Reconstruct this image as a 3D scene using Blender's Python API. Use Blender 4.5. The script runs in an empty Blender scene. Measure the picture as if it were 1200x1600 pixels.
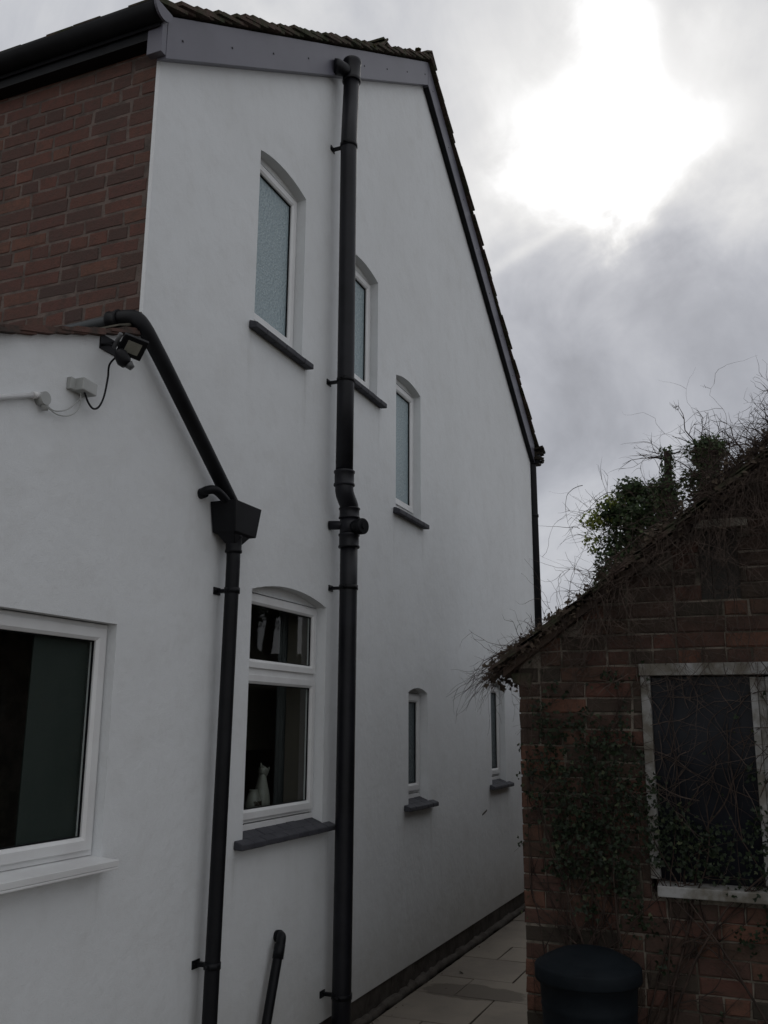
import bpy, bmesh, math, random
from mathutils import Vector, Matrix, noise
from mathutils.geometry import tessellate_polygon

rnd = random.Random(11)
S = bpy.context.scene
COL = S.collection

# ------------------------------------------------------------------ camera
EYE = Vector((2.5, 0.0, 1.6))
F = Vector((-0.37775788, 0.89868897, 0.22283877))
R = Vector((0.92244329, 0.38607392, 0.00673061))
U = Vector((0.07998351, -0.20809867, 0.97483208))
cd = bpy.data.cameras.new('camera'); cam = bpy.data.objects.new('camera', cd); COL.objects.link(cam)
cam.matrix_world = Matrix(((R.x, U.x, -F.x, EYE.x), (R.y, U.y, -F.y, EYE.y), (R.z, U.z, -F.z, EYE.z), (0, 0, 0, 1)))
cd.sensor_fit = 'VERTICAL'; cd.sensor_height = 36; cd.lens = 1443.4 / 1600 * 36
cd.clip_start = 0.05; cd.clip_end = 3000
S.camera = cam
S.view_settings.view_transform = 'Standard'; S.view_settings.look = 'None'
S.view_settings.exposure = 0.0; S.view_settings.gamma = 1.0
S.view_settings.use_curve_mapping = False

# ------------------------------------------------------------------ node helper
class NT:
    def __init__(s, tree): s.t = tree; s.n = tree.nodes; s.l = tree.links
    def add(s, typ, **kw):
        n = s.n.new(typ)
        for k, v in kw.items():
            if k.startswith('i_'):
                n.inputs[k[2:].replace('_', ' ')].default_value = v
            else: setattr(n, k, v)
        return n
    def put(s, v, sock):
        if isinstance(v, bpy.types.NodeSocket): s.l.new(v, sock)
        else: sock.default_value = v
    def m(s, op, a, b=0.0, c=0.0, clamp=False):
        n = s.n.new('ShaderNodeMath'); n.operation = op; n.use_clamp = clamp
        s.put(a, n.inputs[0]); s.put(b, n.inputs[1]); s.put(c, n.inputs[2]); return n.outputs[0]
    def mix(s, fac, a, b):
        n = s.n.new('ShaderNodeMix'); n.data_type = 'RGBA'
        s.put(fac, n.inputs[0]); s.put(a, n.inputs[6]); s.put(b, n.inputs[7]); return n.outputs[2]
    def smooth(s, v, a, b, lo=0.0, hi=1.0):
        n = s.n.new('ShaderNodeMapRange'); n.interpolation_type = 'SMOOTHSTEP'
        s.put(v, n.inputs[0])
        for i, q in enumerate((a, b, lo, hi)): n.inputs[i + 1].default_value = q
        return n.outputs[0]
    def noise(s, vec, scale, detail=4, rough=0.55, dist=0.0):
        n = s.n.new('ShaderNodeTexNoise'); n.inputs['Scale'].default_value = scale
        n.inputs['Detail'].default_value = detail; n.inputs['Roughness'].default_value = rough
        n.inputs['Distortion'].default_value = dist
        if vec: s.l.new(vec, n.inputs['Vector'])
        return n.outputs['Fac']

# ------------------------------------------------------------------ world: overcast, sun behind cloud
SUN_AZ, SUN_EL = math.radians(-7.2), math.radians(34.5)      # azimuth measured from +Y toward +X
w = bpy.data.worlds.new("World"); S.world = w; w.use_nodes = True
W = NT(w.node_tree); W.n.clear()
tc = W.add('ShaderNodeTexCoord').outputs['Generated']
sky = W.add('ShaderNodeTexSky', sky_type='NISHITA', sun_disc=False, sun_elevation=SUN_EL, sun_rotation=SUN_AZ)
sep = W.add('ShaderNodeSeparateXYZ'); W.l.new(tc, sep.inputs[0])
X_, Y_, Z_ = sep.outputs
n1 = W.noise(tc, 5.0, 6, 0.55, 0.6); n2 = W.noise(tc, 2.2, 5, 0.5, 0.3); n3 = W.noise(tc, 13.0, 5, 0.6, 0.4)
DEG = 57.29578
az = W.m('MULTIPLY', W.m('ARCTAN2', X_, Y_), DEG)
el = W.m('MULTIPLY', W.m('ARCSINE', W.m('MINIMUM', Z_, 0.9999)), DEG)
def warp(v, nz, amt): return W.m('ADD', v, W.m('MULTIPLY', W.m('SUBTRACT', nz, 0.5), amt))
azw = warp(warp(az, n1, 9.0), n3, 4.0)
elw = warp(warp(el, W.noise(tc, 6.3, 5, 0.55, 0.5), 8.0), n3, 3.0)
def blob(a0, e0, sa, se, A=None, E_=None, rot=0.0):
    A = A or azw; E_ = E_ or elw
    da = W.m('SUBTRACT', A, a0); de = W.m('SUBTRACT', E_, e0)
    c, s_ = math.cos(rot), math.sin(rot)
    u = W.m('ADD', W.m('MULTIPLY', da, c / sa), W.m('MULTIPLY', de, s_ / sa))
    v = W.m('ADD', W.m('MULTIPLY', da, -s_ / se), W.m('MULTIPLY', de, c / se))
    r2 = W.m('ADD', W.m('MULTIPLY', u, u), W.m('MULTIPLY', v, v))
    return W.m('EXPONENT', W.m('MULTIPLY', r2, -1.0))
def addm(*a):
    r = a[0]
    for b in a[1:]: r = W.m('ADD', r, b)
    return r
# base luminance: dark bank below ~29 deg, pale above
up = W.smooth(elw, 24.0, 31.0)
low = W.smooth(el, 4.0, 21.0)                       # horizon paler
base = addm(W.m('MULTIPLY', low, -0.255), 0.645)
base = addm(base, W.m('MULTIPLY', up, 0.23), W.m('MULTIPLY', W.m('SUBTRACT', n2, 0.5), 0.44), W.m('MULTIPLY', W.m('SUBTRACT', n1, 0.5), 0.60), W.m('MULTIPLY', W.m('SUBTRACT', n3, 0.5), 0.18))
# pale break over the sun, with ragged cloud edges
core = blob(-8.8, 34.3, 6.3, 4.3)
core = addm(core, W.m('MULTIPLY', blob(-6.4, 40.5, 2.8, 4.5), 0.70), W.m('MULTIPLY', blob(-6.0, 31.8, 2.4, 1.9), 0.5), W.m('MULTIPLY', blob(-2.0, 33.5, 4.5, 2.2), 0.40))
streak = W.m('MULTIPLY', blob(-13.4, 28.4, 3.4, 0.45, az, el, 0.42), 0.16)
halo = W.m('MULTIPLY', blob(-8.2, 37.0, 20.0, 9.0, az, el), 0.16)
opening = W.smooth(addm(core, W.m('MULTIPLY', W.m('SUBTRACT', n3, 0.5), 0.35)), 0.12, 1.05)
lum = addm(base, halo, W.m('MULTIPLY', opening, 0.75), streak)
# the half of the sky away from the sun is raised to brighten the walls
back = W.smooth(Y_, -0.7, 0.55, 1.18, 1.0)
lum = W.m('MAXIMUM', W.m('MULTIPLY', lum, back), 0.05)
tint = W.mix(W.smooth(lum, 0.36, 0.85), (0.925, 0.96, 1.065, 1), (1.0, 1.0, 1.0, 1))
vm = W.add('ShaderNodeVectorMath', operation='SCALE'); W.l.new(tint, vm.inputs[0]); W.l.new(lum, vm.inputs['Scale'])
bg_s = W.add('ShaderNodeBackground'); W.l.new(sky.outputs[0], bg_s.inputs[0]); bg_s.inputs[1].default_value = 0.06
bg_c = W.add('ShaderNodeBackground'); W.l.new(vm.outputs[0], bg_c.inputs[0]); bg_c.inputs[1].default_value = 1.0
ms = W.add('ShaderNodeMixShader'); ms.inputs[0].default_value = 0.93
W.l.new(bg_s.outputs[0], ms.inputs[1]); W.l.new(bg_c.outputs[0], ms.inputs[2])
wo = W.add('ShaderNodeOutputWorld'); W.l.new(ms.outputs[0], wo.inputs[0])

sd = bpy.data.lights.new('sun', 'SUN'); sd.energy = 0.6; sd.angle = math.radians(14); sd.color = (1.0, 0.96, 0.9)
sun = bpy.data.objects.new('sun', sd); COL.objects.link(sun)
sdir = Vector((math.sin(SUN_AZ) * math.cos(SUN_EL), math.cos(SUN_AZ) * math.cos(SUN_EL), math.sin(SUN_EL)))
sun.rotation_euler = sdir.to_track_quat('Z', 'Y').to_euler()

# ------------------------------------------------------------------ materials
def newmat(name):
    m = bpy.data.materials.new(name); m.use_nodes = True
    T = NT(m.node_tree); b = T.n['Principled BSDF']; T.b = b
    return m, T
def obj_co(T): return T.add('ShaderNodeTexCoord').outputs['Object']
def bump(T, h, strength, dist):
    b = T.add('ShaderNodeBump'); b.inputs['Strength'].default_value = strength; b.inputs['Distance'].default_value = dist
    T.l.new(h, b.inputs['Height']); T.l.new(b.outputs[0], T.b.inputs['Normal']); return b
def c4(c): return (c[0], c[1], c[2], 1.0)

def simple(name, c1, c2, scale=6.0, rough=0.6, bs=0.15, bd=0.003, bscale=60, spec=0.5, lo=.35, hi=.65):
    m, T = newmat(name); co = obj_co(T)
    f = T.smooth(T.noise(co, scale, 6, .6), lo, hi)
    T.l.new(T.mix(f, c4(c1), c4(c2)), T.b.inputs['Base Color'])
    T.b.inputs['Roughness'].default_value = rough
    T.b.inputs['Specular IOR Level'].default_value = spec
    bump(T, T.noise(co, bscale, 4, .6), bs, bd)
    return m

GZ = -0.17                                                  # ground level
STAINS = [(4.05, 3.69, .45, .30), (4.69, 3.68, .55, .35), (5.84, 3.80, .4, .3), (6.14, 3.10, .5, .3), (6.74, 3.09, .4, .35), (4.10, .96, .4, .3), (5.12, .96, .35, .3), (6.36, .97, .3, .3), (6.91, .97, .4, .35), (8.5, .98, .3, .3), (9.1, .98, .3, .3), (3.10, 1.04, .35, .3), (5.0, 5.38, .5, .2), (3.84, 2.20, .4, .2)]
def mat_render():
    m, T = newmat('painted_render'); co = obj_co(T)
    a = T.smooth(T.noise(co, 1.1, 5, .6, .4), .35, .7); b = T.smooth(T.noise(co, 5.5, 6, .65), .45, .75)
    c = T.mix(a, (.71, .73, .742, 1), (.675, .692, .70, 1))
    c = T.mix(T.m('MULTIPLY', b, .35), c, (.59, .595, .59, 1))
    # long faint rain marks running down
    mp = T.add('ShaderNodeMapping'); mp.inputs['Scale'].default_value = (3.0, 3.0, .22); T.l.new(co, mp.inputs[0])
    st = T.smooth(T.noise(mp.outputs[0], 2.4, 5, .6), .56, .78)
    c = T.mix(T.m('MULTIPLY', st, .07), c, (.50, .50, .47, 1))
    sp = T.add('ShaderNodeSeparateXYZ'); T.l.new(co, sp.inputs[0])
    grime = T.m('MULTIPLY', T.smooth(T.m('ADD', sp.outputs[2], T.m('MULTIPLY', T.noise(co, 4, 5, .7), .5)), .27, .92, 1.0, 0.0), .55)
    c = T.mix(grime, c, (.40, .385, .35, 1))
    tot = None                                             # weather streaks that start at the ends of the sills
    wob = T.m('MULTIPLY', T.m('SUBTRACT', T.noise(co, 9, 4, .6), .5), .05)
    for (yc, zc, ln, am) in STAINS:
        dy = T.m('DIVIDE', T.m('ADD', T.m('SUBTRACT', sp.outputs[1], yc - 3.13), wob), .022)
        g_ = T.m('EXPONENT', T.m('MULTIPLY', T.m('MULTIPLY', dy, dy), -1.0))
        zz = T.m('MULTIPLY', T.smooth(sp.outputs[2], zc - GZ - ln, zc - GZ - .02), T.m('LESS_THAN', sp.outputs[2], zc - GZ - .005))
        q = T.m('MULTIPLY', T.m('MULTIPLY', g_, zz), am); tot = q if tot is None else T.m('ADD', tot, q)
    c = T.mix(T.m('MULTIPLY', tot, T.smooth(T.noise(mp.outputs[0], 12, 4, .6), .3, .7), 0.0, True), c, (.30, .30, .27, 1))
    T.l.new(c, T.b.inputs['Base Color']); T.b.inputs['Roughness'].default_value = .8
    T.b.inputs['Specular IOR Level'].default_value = .25
    h = T.m('ADD', T.m('MULTIPLY', T.noise(co, 190, 3, .6), .22), T.m('ADD', T.m('MULTIPLY', T.noise(co, 22, 4, .55), .35), T.noise(co, 4.5, 3, .5)))
    bump(T, h, .55, .012)
    return m

def mat_brick(name, stops, mortar=False, dirt=(.03, .03, .025)):
    m, T = newmat(name); co = obj_co(T)
    g = T.add('ShaderNodeNewGeometry'); rp = T.add('ShaderNodeValToRGB'); cr = rp.color_ramp
    T.l.new(g.outputs['Random Per Island'], rp.inputs[0])
    cr.elements[0].color = c4(stops[0]); cr.elements[1].color = c4(stops[-1])
    for i, s_ in enumerate(stops[1:-1]):
        e = cr.elements.new((i + 1) / (len(stops) - 1)); e.color = c4(s_)
    n = T.smooth(T.noise(co, 26, 6, .7), .35, .75)
    c = T.mix(T.m('MULTIPLY', n, .55), rp.outputs[0], c4(dirt))
    n_ = T.smooth(T.noise(co, 2.3, 5, .6), .4, .75)
    c = T.mix(T.m('MULTIPLY', n_, .45), c, c4(dirt))
    T.l.new(c, T.b.inputs['Base Color']); T.b.inputs['Roughness'].default_value = .88
    T.b.inputs['Specular IOR Level'].default_value = .2
    bump(T, T.noise(co, 90, 6, .7), .8, .006)
    return m

M = {}
M['render'] = mat_render()
M['brick'] = mat_brick('red_brick', [(.105, .054, .044), (.145, .064, .048), (.070, .047, .042), (.125, .057, .045), (.11, .055, .046), (.078, .050, .043), (.155, .074, .053), (.115, .055, .046)], dirt=(.062, .049, .042))
M['mortar'] = simple('mortar', (.150, .118, .104), (.085, .069, .061), 9, .95, .8, .006, 80, .1)
M['shedbrick'] = mat_brick('shed_brick', [(.090, .045, .036), (.055, .038, .030), (.11, .049, .037), (.066, .041, .033), (.046, .038, .030), (.145, .066, .045), (.074, .045, .034)], dirt=(.030, .029, .021))
M['shedmortar'] = simple('lime_mortar', (.19, .165, .135), (.06, .055, .042), 7, .95, .8, .006, 80, .1)
M['upvc'] = simple('white_upvc', (.72, .73, .73), (.66, .66, .66), 4, .32, .03, .001, 30)
M['oldpaint'] = simple('flaking_white_paint', (.29, .29, .285), (.12, .11, .09), 9, .75, .5, .003, 50, .2)
M['black'] = simple('black_plastic', (.003, .0033, .0045), (.007, .0075, .0095), 5, .5, .06, .002, 40, .2)
M['soil'] = simple('anthracite_pipe_plastic', (.005, .0053, .0075), (.011, .0115, .0155), 5, .45, .06, .002, 40, .28)
M['board'] = simple('anthracite_board', (.118, .117, .145), (.102, .101, .126), 1.6, .42, .06, .002, 25, .4)
M['sill'] = simple('dark_grey_sill_paint', (.040, .041, .050), (.055, .056, .065), 12, .7, .35, .004, 45, .3)
M['tile'] = simple('mossy_roof_tile', (.085, .06, .05), (.045, .05, .03), 9, .9, .9, .01, 45, .15)
M['tileshade'] = simple('shaded_tile', (.02, .017, .014), (.03, .026, .02), 9, .9, .9, .01, 45, .1)  # darker copy of the roof tile, with backlit shade put into its colour
M['stone'] = simple('pale_weathered_stone', (.27, .25, .21), (.16, .15, .12), 9, .9, .6, .006, 60, .15)
M['redtile'] = simple('weathered_red_tile', (.12, .07, .058), (.06, .05, .044), 11, .9, .7, .006, 60, .15)
M['slab'] = simple('concrete_paving', (.20, .175, .145), (.15, .13, .11), 2.2, .85, .5, .003, 130, .25)
M['plinth'] = simple('damp_dark_plinth', (.050, .042, .036), (.085, .075, .065), 7, .85, .6, .008, 30, .2)
M['earth'] = simple('dark_earth', (.07, .06, .045), (.12, .10, .08), 5, .95, .8, .01, 60, .1)
M['room'] = simple('dim_plaster', (.20, .17, .14), (.17, .145, .125), 1, .9, .05, .002, 20, .1)
M['wood'] = simple('dark_wood', (.035, .022, .016), (.05, .032, .022), 4, .6, .1, .002, 20, .2)
M['curtain'] = simple('grey_curtain_cloth', (.15, .155, .16), (.12, .125, .13), 3, .9, .2, .004, 60, .1)
M['brown_panel'] = simple('tan_panel', (.30, .25, .20), (.26, .22, .18), 2, .7, .05, .002, 20, .2)
M['reflection_panel'] = simple('grey_green_reflection', (.060, .068, .064), (.048, .056, .052), 1.5, .9, .05, .002, 60, .1)
M['china'] = simple('white_china', (.27, .26, .23), (.20, .19, .17), 14, .3, .05, .001, 60)
M['bin'] = simple('blue_black_plastic', (.004, .0062, .0085), (.007, .010, .013), 7, .65, .2, .002, 90, .12)
M['twig'] = simple('brown_bare_stem', (.060, .042, .034), (.030, .023, .020), 14, .9, .5, .002, 200, .1)
M['twiggrey'] = simple('grey_brown_dry_stem', (.095, .072, .060), (.045, .035, .030), 14, .9, .5, .002, 200, .1)
M['galv'] = simple('grey_box_plastic', (.40, .41, .40), (.34, .35, .34), 6, .5, .08, .002, 60)
M['alu'] = simple('dark_cast_aluminium', (.055, .057, .06), (.08, .082, .085), 6, .45, .1, .002, 60)
M['lead'] = simple('grey_stone', (.15, .14, .115), (.09, .085, .07), 8, .9, .5, .005, 60, .2)

def slab_material():
    m = M['slab']; T = NT(m.node_tree); b = T.n['Principled BSDF']; co = obj_co(T)
    g = T.add('ShaderNodeNewGeometry')
    base = b.inputs['Base Color'].links[0].from_socket
    c = T.mix(T.m('MULTIPLY', g.outputs['Random Per Island'], .45), base, (.21, .185, .15, 1))
    lich = T.smooth(T.noise(co, 7, 8, .75), .52, .72)
    c = T.mix(T.m('MULTIPLY', lich, .5), c, (.13, .12, .10, 1))
    sp = T.add('ShaderNodeSeparateXYZ'); T.l.new(co, sp.inputs[0])
    # damp patch that lies across the path
    nx = T.m('MULTIPLY', T.m('SUBTRACT', sp.outputs[0], .42), 2.6); ny = T.m('MULTIPLY', T.m('SUBTRACT', sp.outputs[1], 6.52), 5.5)
    d = T.m('ADD', T.m('ADD', T.m('MULTIPLY', nx, nx), T.m('MULTIPLY', ny, ny)), T.m('MULTIPLY', T.m('SUBTRACT', T.noise(co, 6, 5, .6), .5), 1.6))
    damp = T.smooth(d, .75, 1.1, 1.0, 0.0)
    c = T.mix(T.m('MULTIPLY', damp, .8), c, (.075, .062, .05, 1))
    T.l.new(c, b.inputs['Base Color'])
slab_material()

def mat_leaf(name, a, b_, c_):
    m, T = newmat(name)
    g = T.add('ShaderNodeNewGeometry')
    c = T.mix(T.smooth(g.outputs['Random Per Island'], .1, .8), c4(a), c4(b_))
    c = T.mix(T.smooth(g.outputs['Random Per Island'], .93, .99), c, c4(c_))
    T.l.new(c, T.b.inputs['Base Color']); T.b.inputs['Roughness'].default_value = .58; T.b.inputs['Specular IOR Level'].default_value = .3
    tr = T.add('ShaderNodeBsdfTranslucent'); T.l.new(T.mix(.5, c, c4([x * 2.2 for x in b_])), tr.inputs[0])
    mx = T.add('ShaderNodeMixShader'); mx.inputs[0].default_value = .22
    out = T.n['Material Output']; T.l.new(T.b.outputs[0], mx.inputs[1]); T.l.new(tr.outputs[0], mx.inputs[2]); T.l.new(mx.outputs[0], out.inputs[0])
    return m
M['ivy'] = mat_leaf('ivy_leaf', (.009, .015, .007), (.019, .031, .013), (.06, .07, .035))
M['ivybush'] = mat_leaf('ivy_bush_leaf', (.020, .034, .013), (.052, .080, .030), (.12, .14, .06))
M['ivyyellow'] = mat_leaf('yellow_green_leaf', (.10, .14, .025), (.20, .23, .05), (.26, .26, .08))  # leaves that are yellow-green in themselves

def mat_glass():
    m, T = newmat('clear_glass'); co = obj_co(T)
    gl = T.add('ShaderNodeBsdfGlossy'); gl.inputs['Roughness'].default_value = .02
    tr = T.add('ShaderNodeBsdfTransparent'); tr.inputs[0].default_value = (.86, .89, .88, 1)
    fr = T.add('ShaderNodeFresnel'); fr.inputs[0].default_value = 1.45
    b = T.add('ShaderNodeBump'); b.inputs['Strength'].default_value = .03; b.inputs['Distance'].default_value = .01
    T.l.new(T.noise(co, 2.5, 2, .5), b.inputs['Height']); T.l.new(b.outputs[0], gl.inputs['Normal'])
    mx = T.add('ShaderNodeMixShader'); T.l.new(T.m('MULTIPLY', T.m('MULTIPLY', fr.outputs[0], .8), T.m('SUBTRACT', 1.0, T.add('ShaderNodeNewGeometry').outputs['Backfacing'])), mx.inputs[0]); T.l.new(tr.outputs[0], mx.inputs[1]); T.l.new(gl.outputs[0], mx.inputs[2])
    T.l.new(mx.outputs[0], T.n['Material Output'].inputs[0]); return m
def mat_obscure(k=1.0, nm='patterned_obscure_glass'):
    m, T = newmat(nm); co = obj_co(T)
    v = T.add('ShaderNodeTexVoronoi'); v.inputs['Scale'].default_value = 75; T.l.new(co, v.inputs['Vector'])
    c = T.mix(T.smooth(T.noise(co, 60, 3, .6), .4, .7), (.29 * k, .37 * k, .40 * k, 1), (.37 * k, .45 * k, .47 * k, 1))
    T.l.new(c, T.b.inputs['Base Color']); T.b.inputs['Roughness'].default_value = .22
    bump(T, v.outputs['Distance'], .7, .006); return m
def mat_dirtyglass():
    m, T = newmat('dusty_shed_glass'); co = obj_co(T)
    T.l.new(T.mix(T.smooth(T.noise(co, 3, 5, .6), .35, .7), (.006, .007, .010, 1), (.014, .016, .021, 1)), T.b.inputs['Base Color'])
    T.b.inputs['Roughness'].default_value = .16; T.b.inputs['Specular IOR Level'].default_value = .10; return m
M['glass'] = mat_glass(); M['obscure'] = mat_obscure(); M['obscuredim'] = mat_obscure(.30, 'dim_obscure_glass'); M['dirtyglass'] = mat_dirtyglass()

# ------------------------------------------------------------------ mesh helpers
ORG = {}
def V(*a): return Vector(a)
class MB:
    def __init__(s): s.v = []; s.f = []; s.sm = []
    def face(s, idx, smooth=False): s.f.append(tuple(idx)); s.sm.append(smooth)
    def hexa(s, p, smooth=False):
        b = len(s.v); s.v += [Vector(q) for q in p]
        for q in ((0, 3, 2, 1), (4, 5, 6, 7), (0, 1, 5, 4), (1, 2, 6, 5), (2, 3, 7, 6), (3, 0, 4, 7)): s.face([b + i for i in q], smooth)
        return s
    def box(s, x0, x1, y0, y1, z0, z1):
        return s.hexa([(x0, y0, z0), (x1, y0, z0), (x1, y1, z0), (x0, y1, z0), (x0, y0, z1), (x1, y0, z1), (x1, y1, z1), (x0, y1, z1)])
    def obox(s, c, ax, ay, az_, hx, hy, hz):
        c = Vector(c); P = []
        for k in (-1, 1):
            for i, j in ((-1, -1), (1, -1), (1, 1), (-1, 1)): P.append(c + ax * hx * i + ay * hy * j + az_ * hz * k)
        return s.hexa(P)
    def tube(s, pts, r, n=10, cap=True, smooth=True):
        pts = [Vector(p) for p in pts]; m = len(pts)
        rr = r if isinstance(r, (list, tuple)) else [r] * m
        b = len(s.v); up = None
        for i, p in enumerate(pts):
            t = (pts[min(i + 1, m - 1)] - pts[max(i - 1, 0)])
            if t.length < 1e-9: t = Vector((0, 0, 1))
            t.normalize()
            if up is None:
                a = Vector((0, 0, 1)) if abs(t.z) < .9 else Vector((1, 0, 0)); up = (a - t * a.dot(t)).normalized()
            else:
                up = up - t * up.dot(t)
                if up.length < 1e-6: up = t.orthogonal()
                up.normalize()
            q = t.cross(up)
            for k in range(n):
                a = 2 * math.pi * k / n; s.v.append(p + (up * math.cos(a) + q * math.sin(a)) * rr[i])
        for i in range(m - 1):
            for k in range(n):
                k2 = (k + 1) % n; s.face((b + i * n + k, b + i * n + k2, b + (i + 1) * n + k2, b + (i + 1) * n + k), smooth)
        if cap:
            s.face([b + k for k in reversed(range(n))]); s.face([b + (m - 1) * n + k for k in range(n)])
        return s
    def cyl(s, a, b, r, n=20, r2=None):
        return s.tube([a, b], [r, r if r2 is None else r2], n)
    def lathe(s, c, prof, n=40, axis=None):
        c = Vector(c); b = len(s.v); m = len(prof)
        for r, z in prof:
            for k in range(n):
                a = 2 * math.pi * k / n; s.v.append(c + Vector((r * math.cos(a), r * math.sin(a), z)))
        for i in range(m - 1):
            for k in range(n):
                k2 = (k + 1) % n; s.face((b + i * n + k, b + i * n + k2, b + (i + 1) * n + k2, b + (i + 1) * n + k), True)
        s.face([b + k for k in reversed(range(n))]); s.face([b + (m - 1) * n + k for k in range(n)])
        return s
    def poly(s, loops, f0, f1):
        """extrude a polygon with holes; f0/f1 map a 2-D point to its near / far 3-D point"""
        flat = [p for L in loops for p in L]
        tri = tessellate_polygon([[Vector((p[0], p[1], 0)) for p in L] for L in loops])
        b = len(s.v); n = len(flat)
        s.v += [Vector(f0(p)) for p in flat]; s.v += [Vector(f1(p)) for p in flat]
        for t in tri: s.face([b + i for i in t]); s.face([b + n + i for i in reversed(t)])
        o = 0
        for L in loops:
            k = len(L)
            for i in range(k): j = (i + 1) % k; s.face((b + o + i, b + o + j, b + n + o + j, b + n + o + i))
            o += k
        return s
    def build(s, name, mat, parent=None, loc=None, fix=True, bevel=0.0):
        org = ORG.get(parent.name, Vector()) if parent else (Vector(loc) if loc else Vector())
        me = bpy.data.meshes.new(name)
        me.from_pydata([tuple(p - org) for p in s.v], [], s.f)
        me.polygons.foreach_set('use_smooth', s.sm)
        if fix:
            bm = bmesh.new(); bm.from_mesh(me); bmesh.ops.recalc_face_normals(bm, faces=bm.faces); bm.to_mesh(me); bm.free()
        me.materials.append(M[mat] if isinstance(mat, str) else mat)
        o = bpy.data.objects.new(name, me); COL.objects.link(o)
        if parent: o.parent = parent
        else: o.location = org
        if bevel:
            md = o.modifiers.new('bevel', 'BEVEL'); md.width = bevel; md.segments = 2; md.limit_method = 'ANGLE'; md.angle_limit = .6
        ORG[o.name] = org
        return o
def thing(name, label, cat, loc, group=None):
    o = bpy.data.objects.new(name, None); COL.objects.link(o); o.location = loc; ORG[o.name] = Vector(loc)
    o.empty_display_size = .1
    o['label'] = label; o['category'] = cat
    if group: o['group'] = group
    return o
def tag(o, label, cat): o['label'] = label; o['category'] = cat; return o
def structure(o): o['kind'] = 'structure'; return o
def spline(P, n=8):
    P = [Vector(p) for p in P]; Q = [P[0] * 2 - P[1]] + P + [P[-1] * 2 - P[-2]]; out = []
    for i in range(1, len(Q) - 2):
        for k in range(n):
            t = k / n; a, b, c, d = Q[i - 1:i + 3]
            out.append(.5 * ((2 * b) + (c - a) * t + (2 * a - 5 * b + 4 * c - d) * t * t + (3 * b - a - 3 * c + d) * t ** 3))
    out.append(P[-1]); return out

GZ = -0.17                                                  # ground level
# ------------------------------------------------------------------ ground and path
structure(MB().poly([[(-60, -40), (60, -40), (60, 260), (-60, 260)]], lambda p: (p[0], p[1], GZ - .10), lambda p: (p[0], p[1], GZ - .03)).build('ground', 'earth'))
pv = MB()
y = -2.0; row = 0
while y < 16:
    L = .60 if row % 2 else .45
    x = .035 + (0 if row % 2 == 0 else -.0)
    xs = [.06, .62, 1.22] if row % 2 else [.06, .34, .92, 1.22]
    if y < 3.95: xs = xs + [1.82, 2.42, 3.02, 3.62, 4.22]
    for a, b in zip(xs[:-1], xs[1:]):
        dz = rnd.uniform(-.004, .004); g = .0035
        zt = [GZ + dz + rnd.uniform(-.003, .003) for _ in range(4)]
        pv.hexa([(a + g, y + g, GZ - .05), (b - g, y + g, GZ - .05), (b - g, y + L - g, GZ - .05), (a + g, y + L - g, GZ - .05),
                 (a + g, y + g, zt[0]), (b - g, y + g, zt[1]), (b - g, y + L - g, zt[2]), (a + g, y + L - g, zt[3])])
    y += L; row += 1
structure(pv.build('path', 'slab', bevel=.004))

# ------------------------------------------------------------------ the house
HB = lambda Y: 4.69 + .6755 * (Y - 3.12)                    # bottom edge of the near bargeboard
FB = lambda Y: 11.824 - .69 * Y                             # bottom edge of the far bargeboard
AY = 9.2416 / 1.3655; AZ = HB(AY)
EX = lambda Y: 3.285 + .40 * (Y - 3.15)                      # underside of the extension verge
Y0, Y1, YE = 3.13, 10.40, 0.3
house = thing('house', 'tall white rendered gabled house with brick return wall, grey bargeboards and arched windows', 'house', (0, 3.13, GZ))

def arch(y0, y1, z0, zs, rise, n=12):
    P = [(y0, z0), (y1, z0), (y1, zs)]
    if rise > 0:
        h = (y1 - y0) / 2; r = (h * h + rise * rise) / (2 * rise); cy = (y0 + y1) / 2; cz = zs + rise - r
        a0 = math.asin(h / r)
        for k in range(1, n): a = a0 - 2 * a0 * k / n; P.append((cy + r * math.sin(a), cz + r * math.cos(a)))
    P.append((y0, zs)); return P
# y0, y1, sill z, springing z, rise, kind
WIN = [dict(n='obscure', y=(4.08, 4.645), z=(3.75, 4.82), rise=.042),
       dict(n='obscure', y=(5.25, 5.807), z=(3.88, 4.79), rise=.042),
       dict(n='obscure', y=(6.17, 6.70), z=(3.16, 4.20), rise=.040),
       dict(n='kitchen', y=(4.17, 5.052), z=(1.03, 2.283), rise=.058),
       dict(n='slot', y=(6.435, 6.84), z=(1.03, 1.825), rise=.035),
       dict(n='slot', y=(8.57, 9.06), z=(1.05, 1.965), rise=.035),
       dict(n='wide', y=(1.55, 3.106), z=(1.075, 1.992), rise=0)]
holes = [arch(a['y'][0], a['y'][1], a['z'][0], a['z'][1], a['rise']) for a in WIN]
outer = [(YE, -.03), (Y1, -.03), (Y1, FB(Y1) + .14), (AY, AZ + .14), (Y0, HB(Y0) + .14), (Y0, EX(Y0) + .01), (YE, EX(YE) + .01)]
sk = MB().poly([outer] + holes, lambda p: (0, p[0], p[1]), lambda p: (-.02, p[0], p[1]))
sk.build('rendered_wall', 'render', house)
holes2 = [[(p[0], p[1]) for p in h] for h in holes]
core = [(YE + .02, -.16), (Y1 - .01, -.16), (Y1 - .01, FB(Y1) + .12), (AY, AZ + .12), (Y0 + .24, HB(Y0 + .24) + .12), (Y0 + .24, EX(Y0)), (Y0 - .03, EX(Y0 - .03)), (YE + .02, EX(YE))]
MB().poly([core] + holes2, lambda p: (-.02, p[0], p[1]), lambda p: (-.085, p[0], p[1])).build('wall_core', 'render', house)
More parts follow.
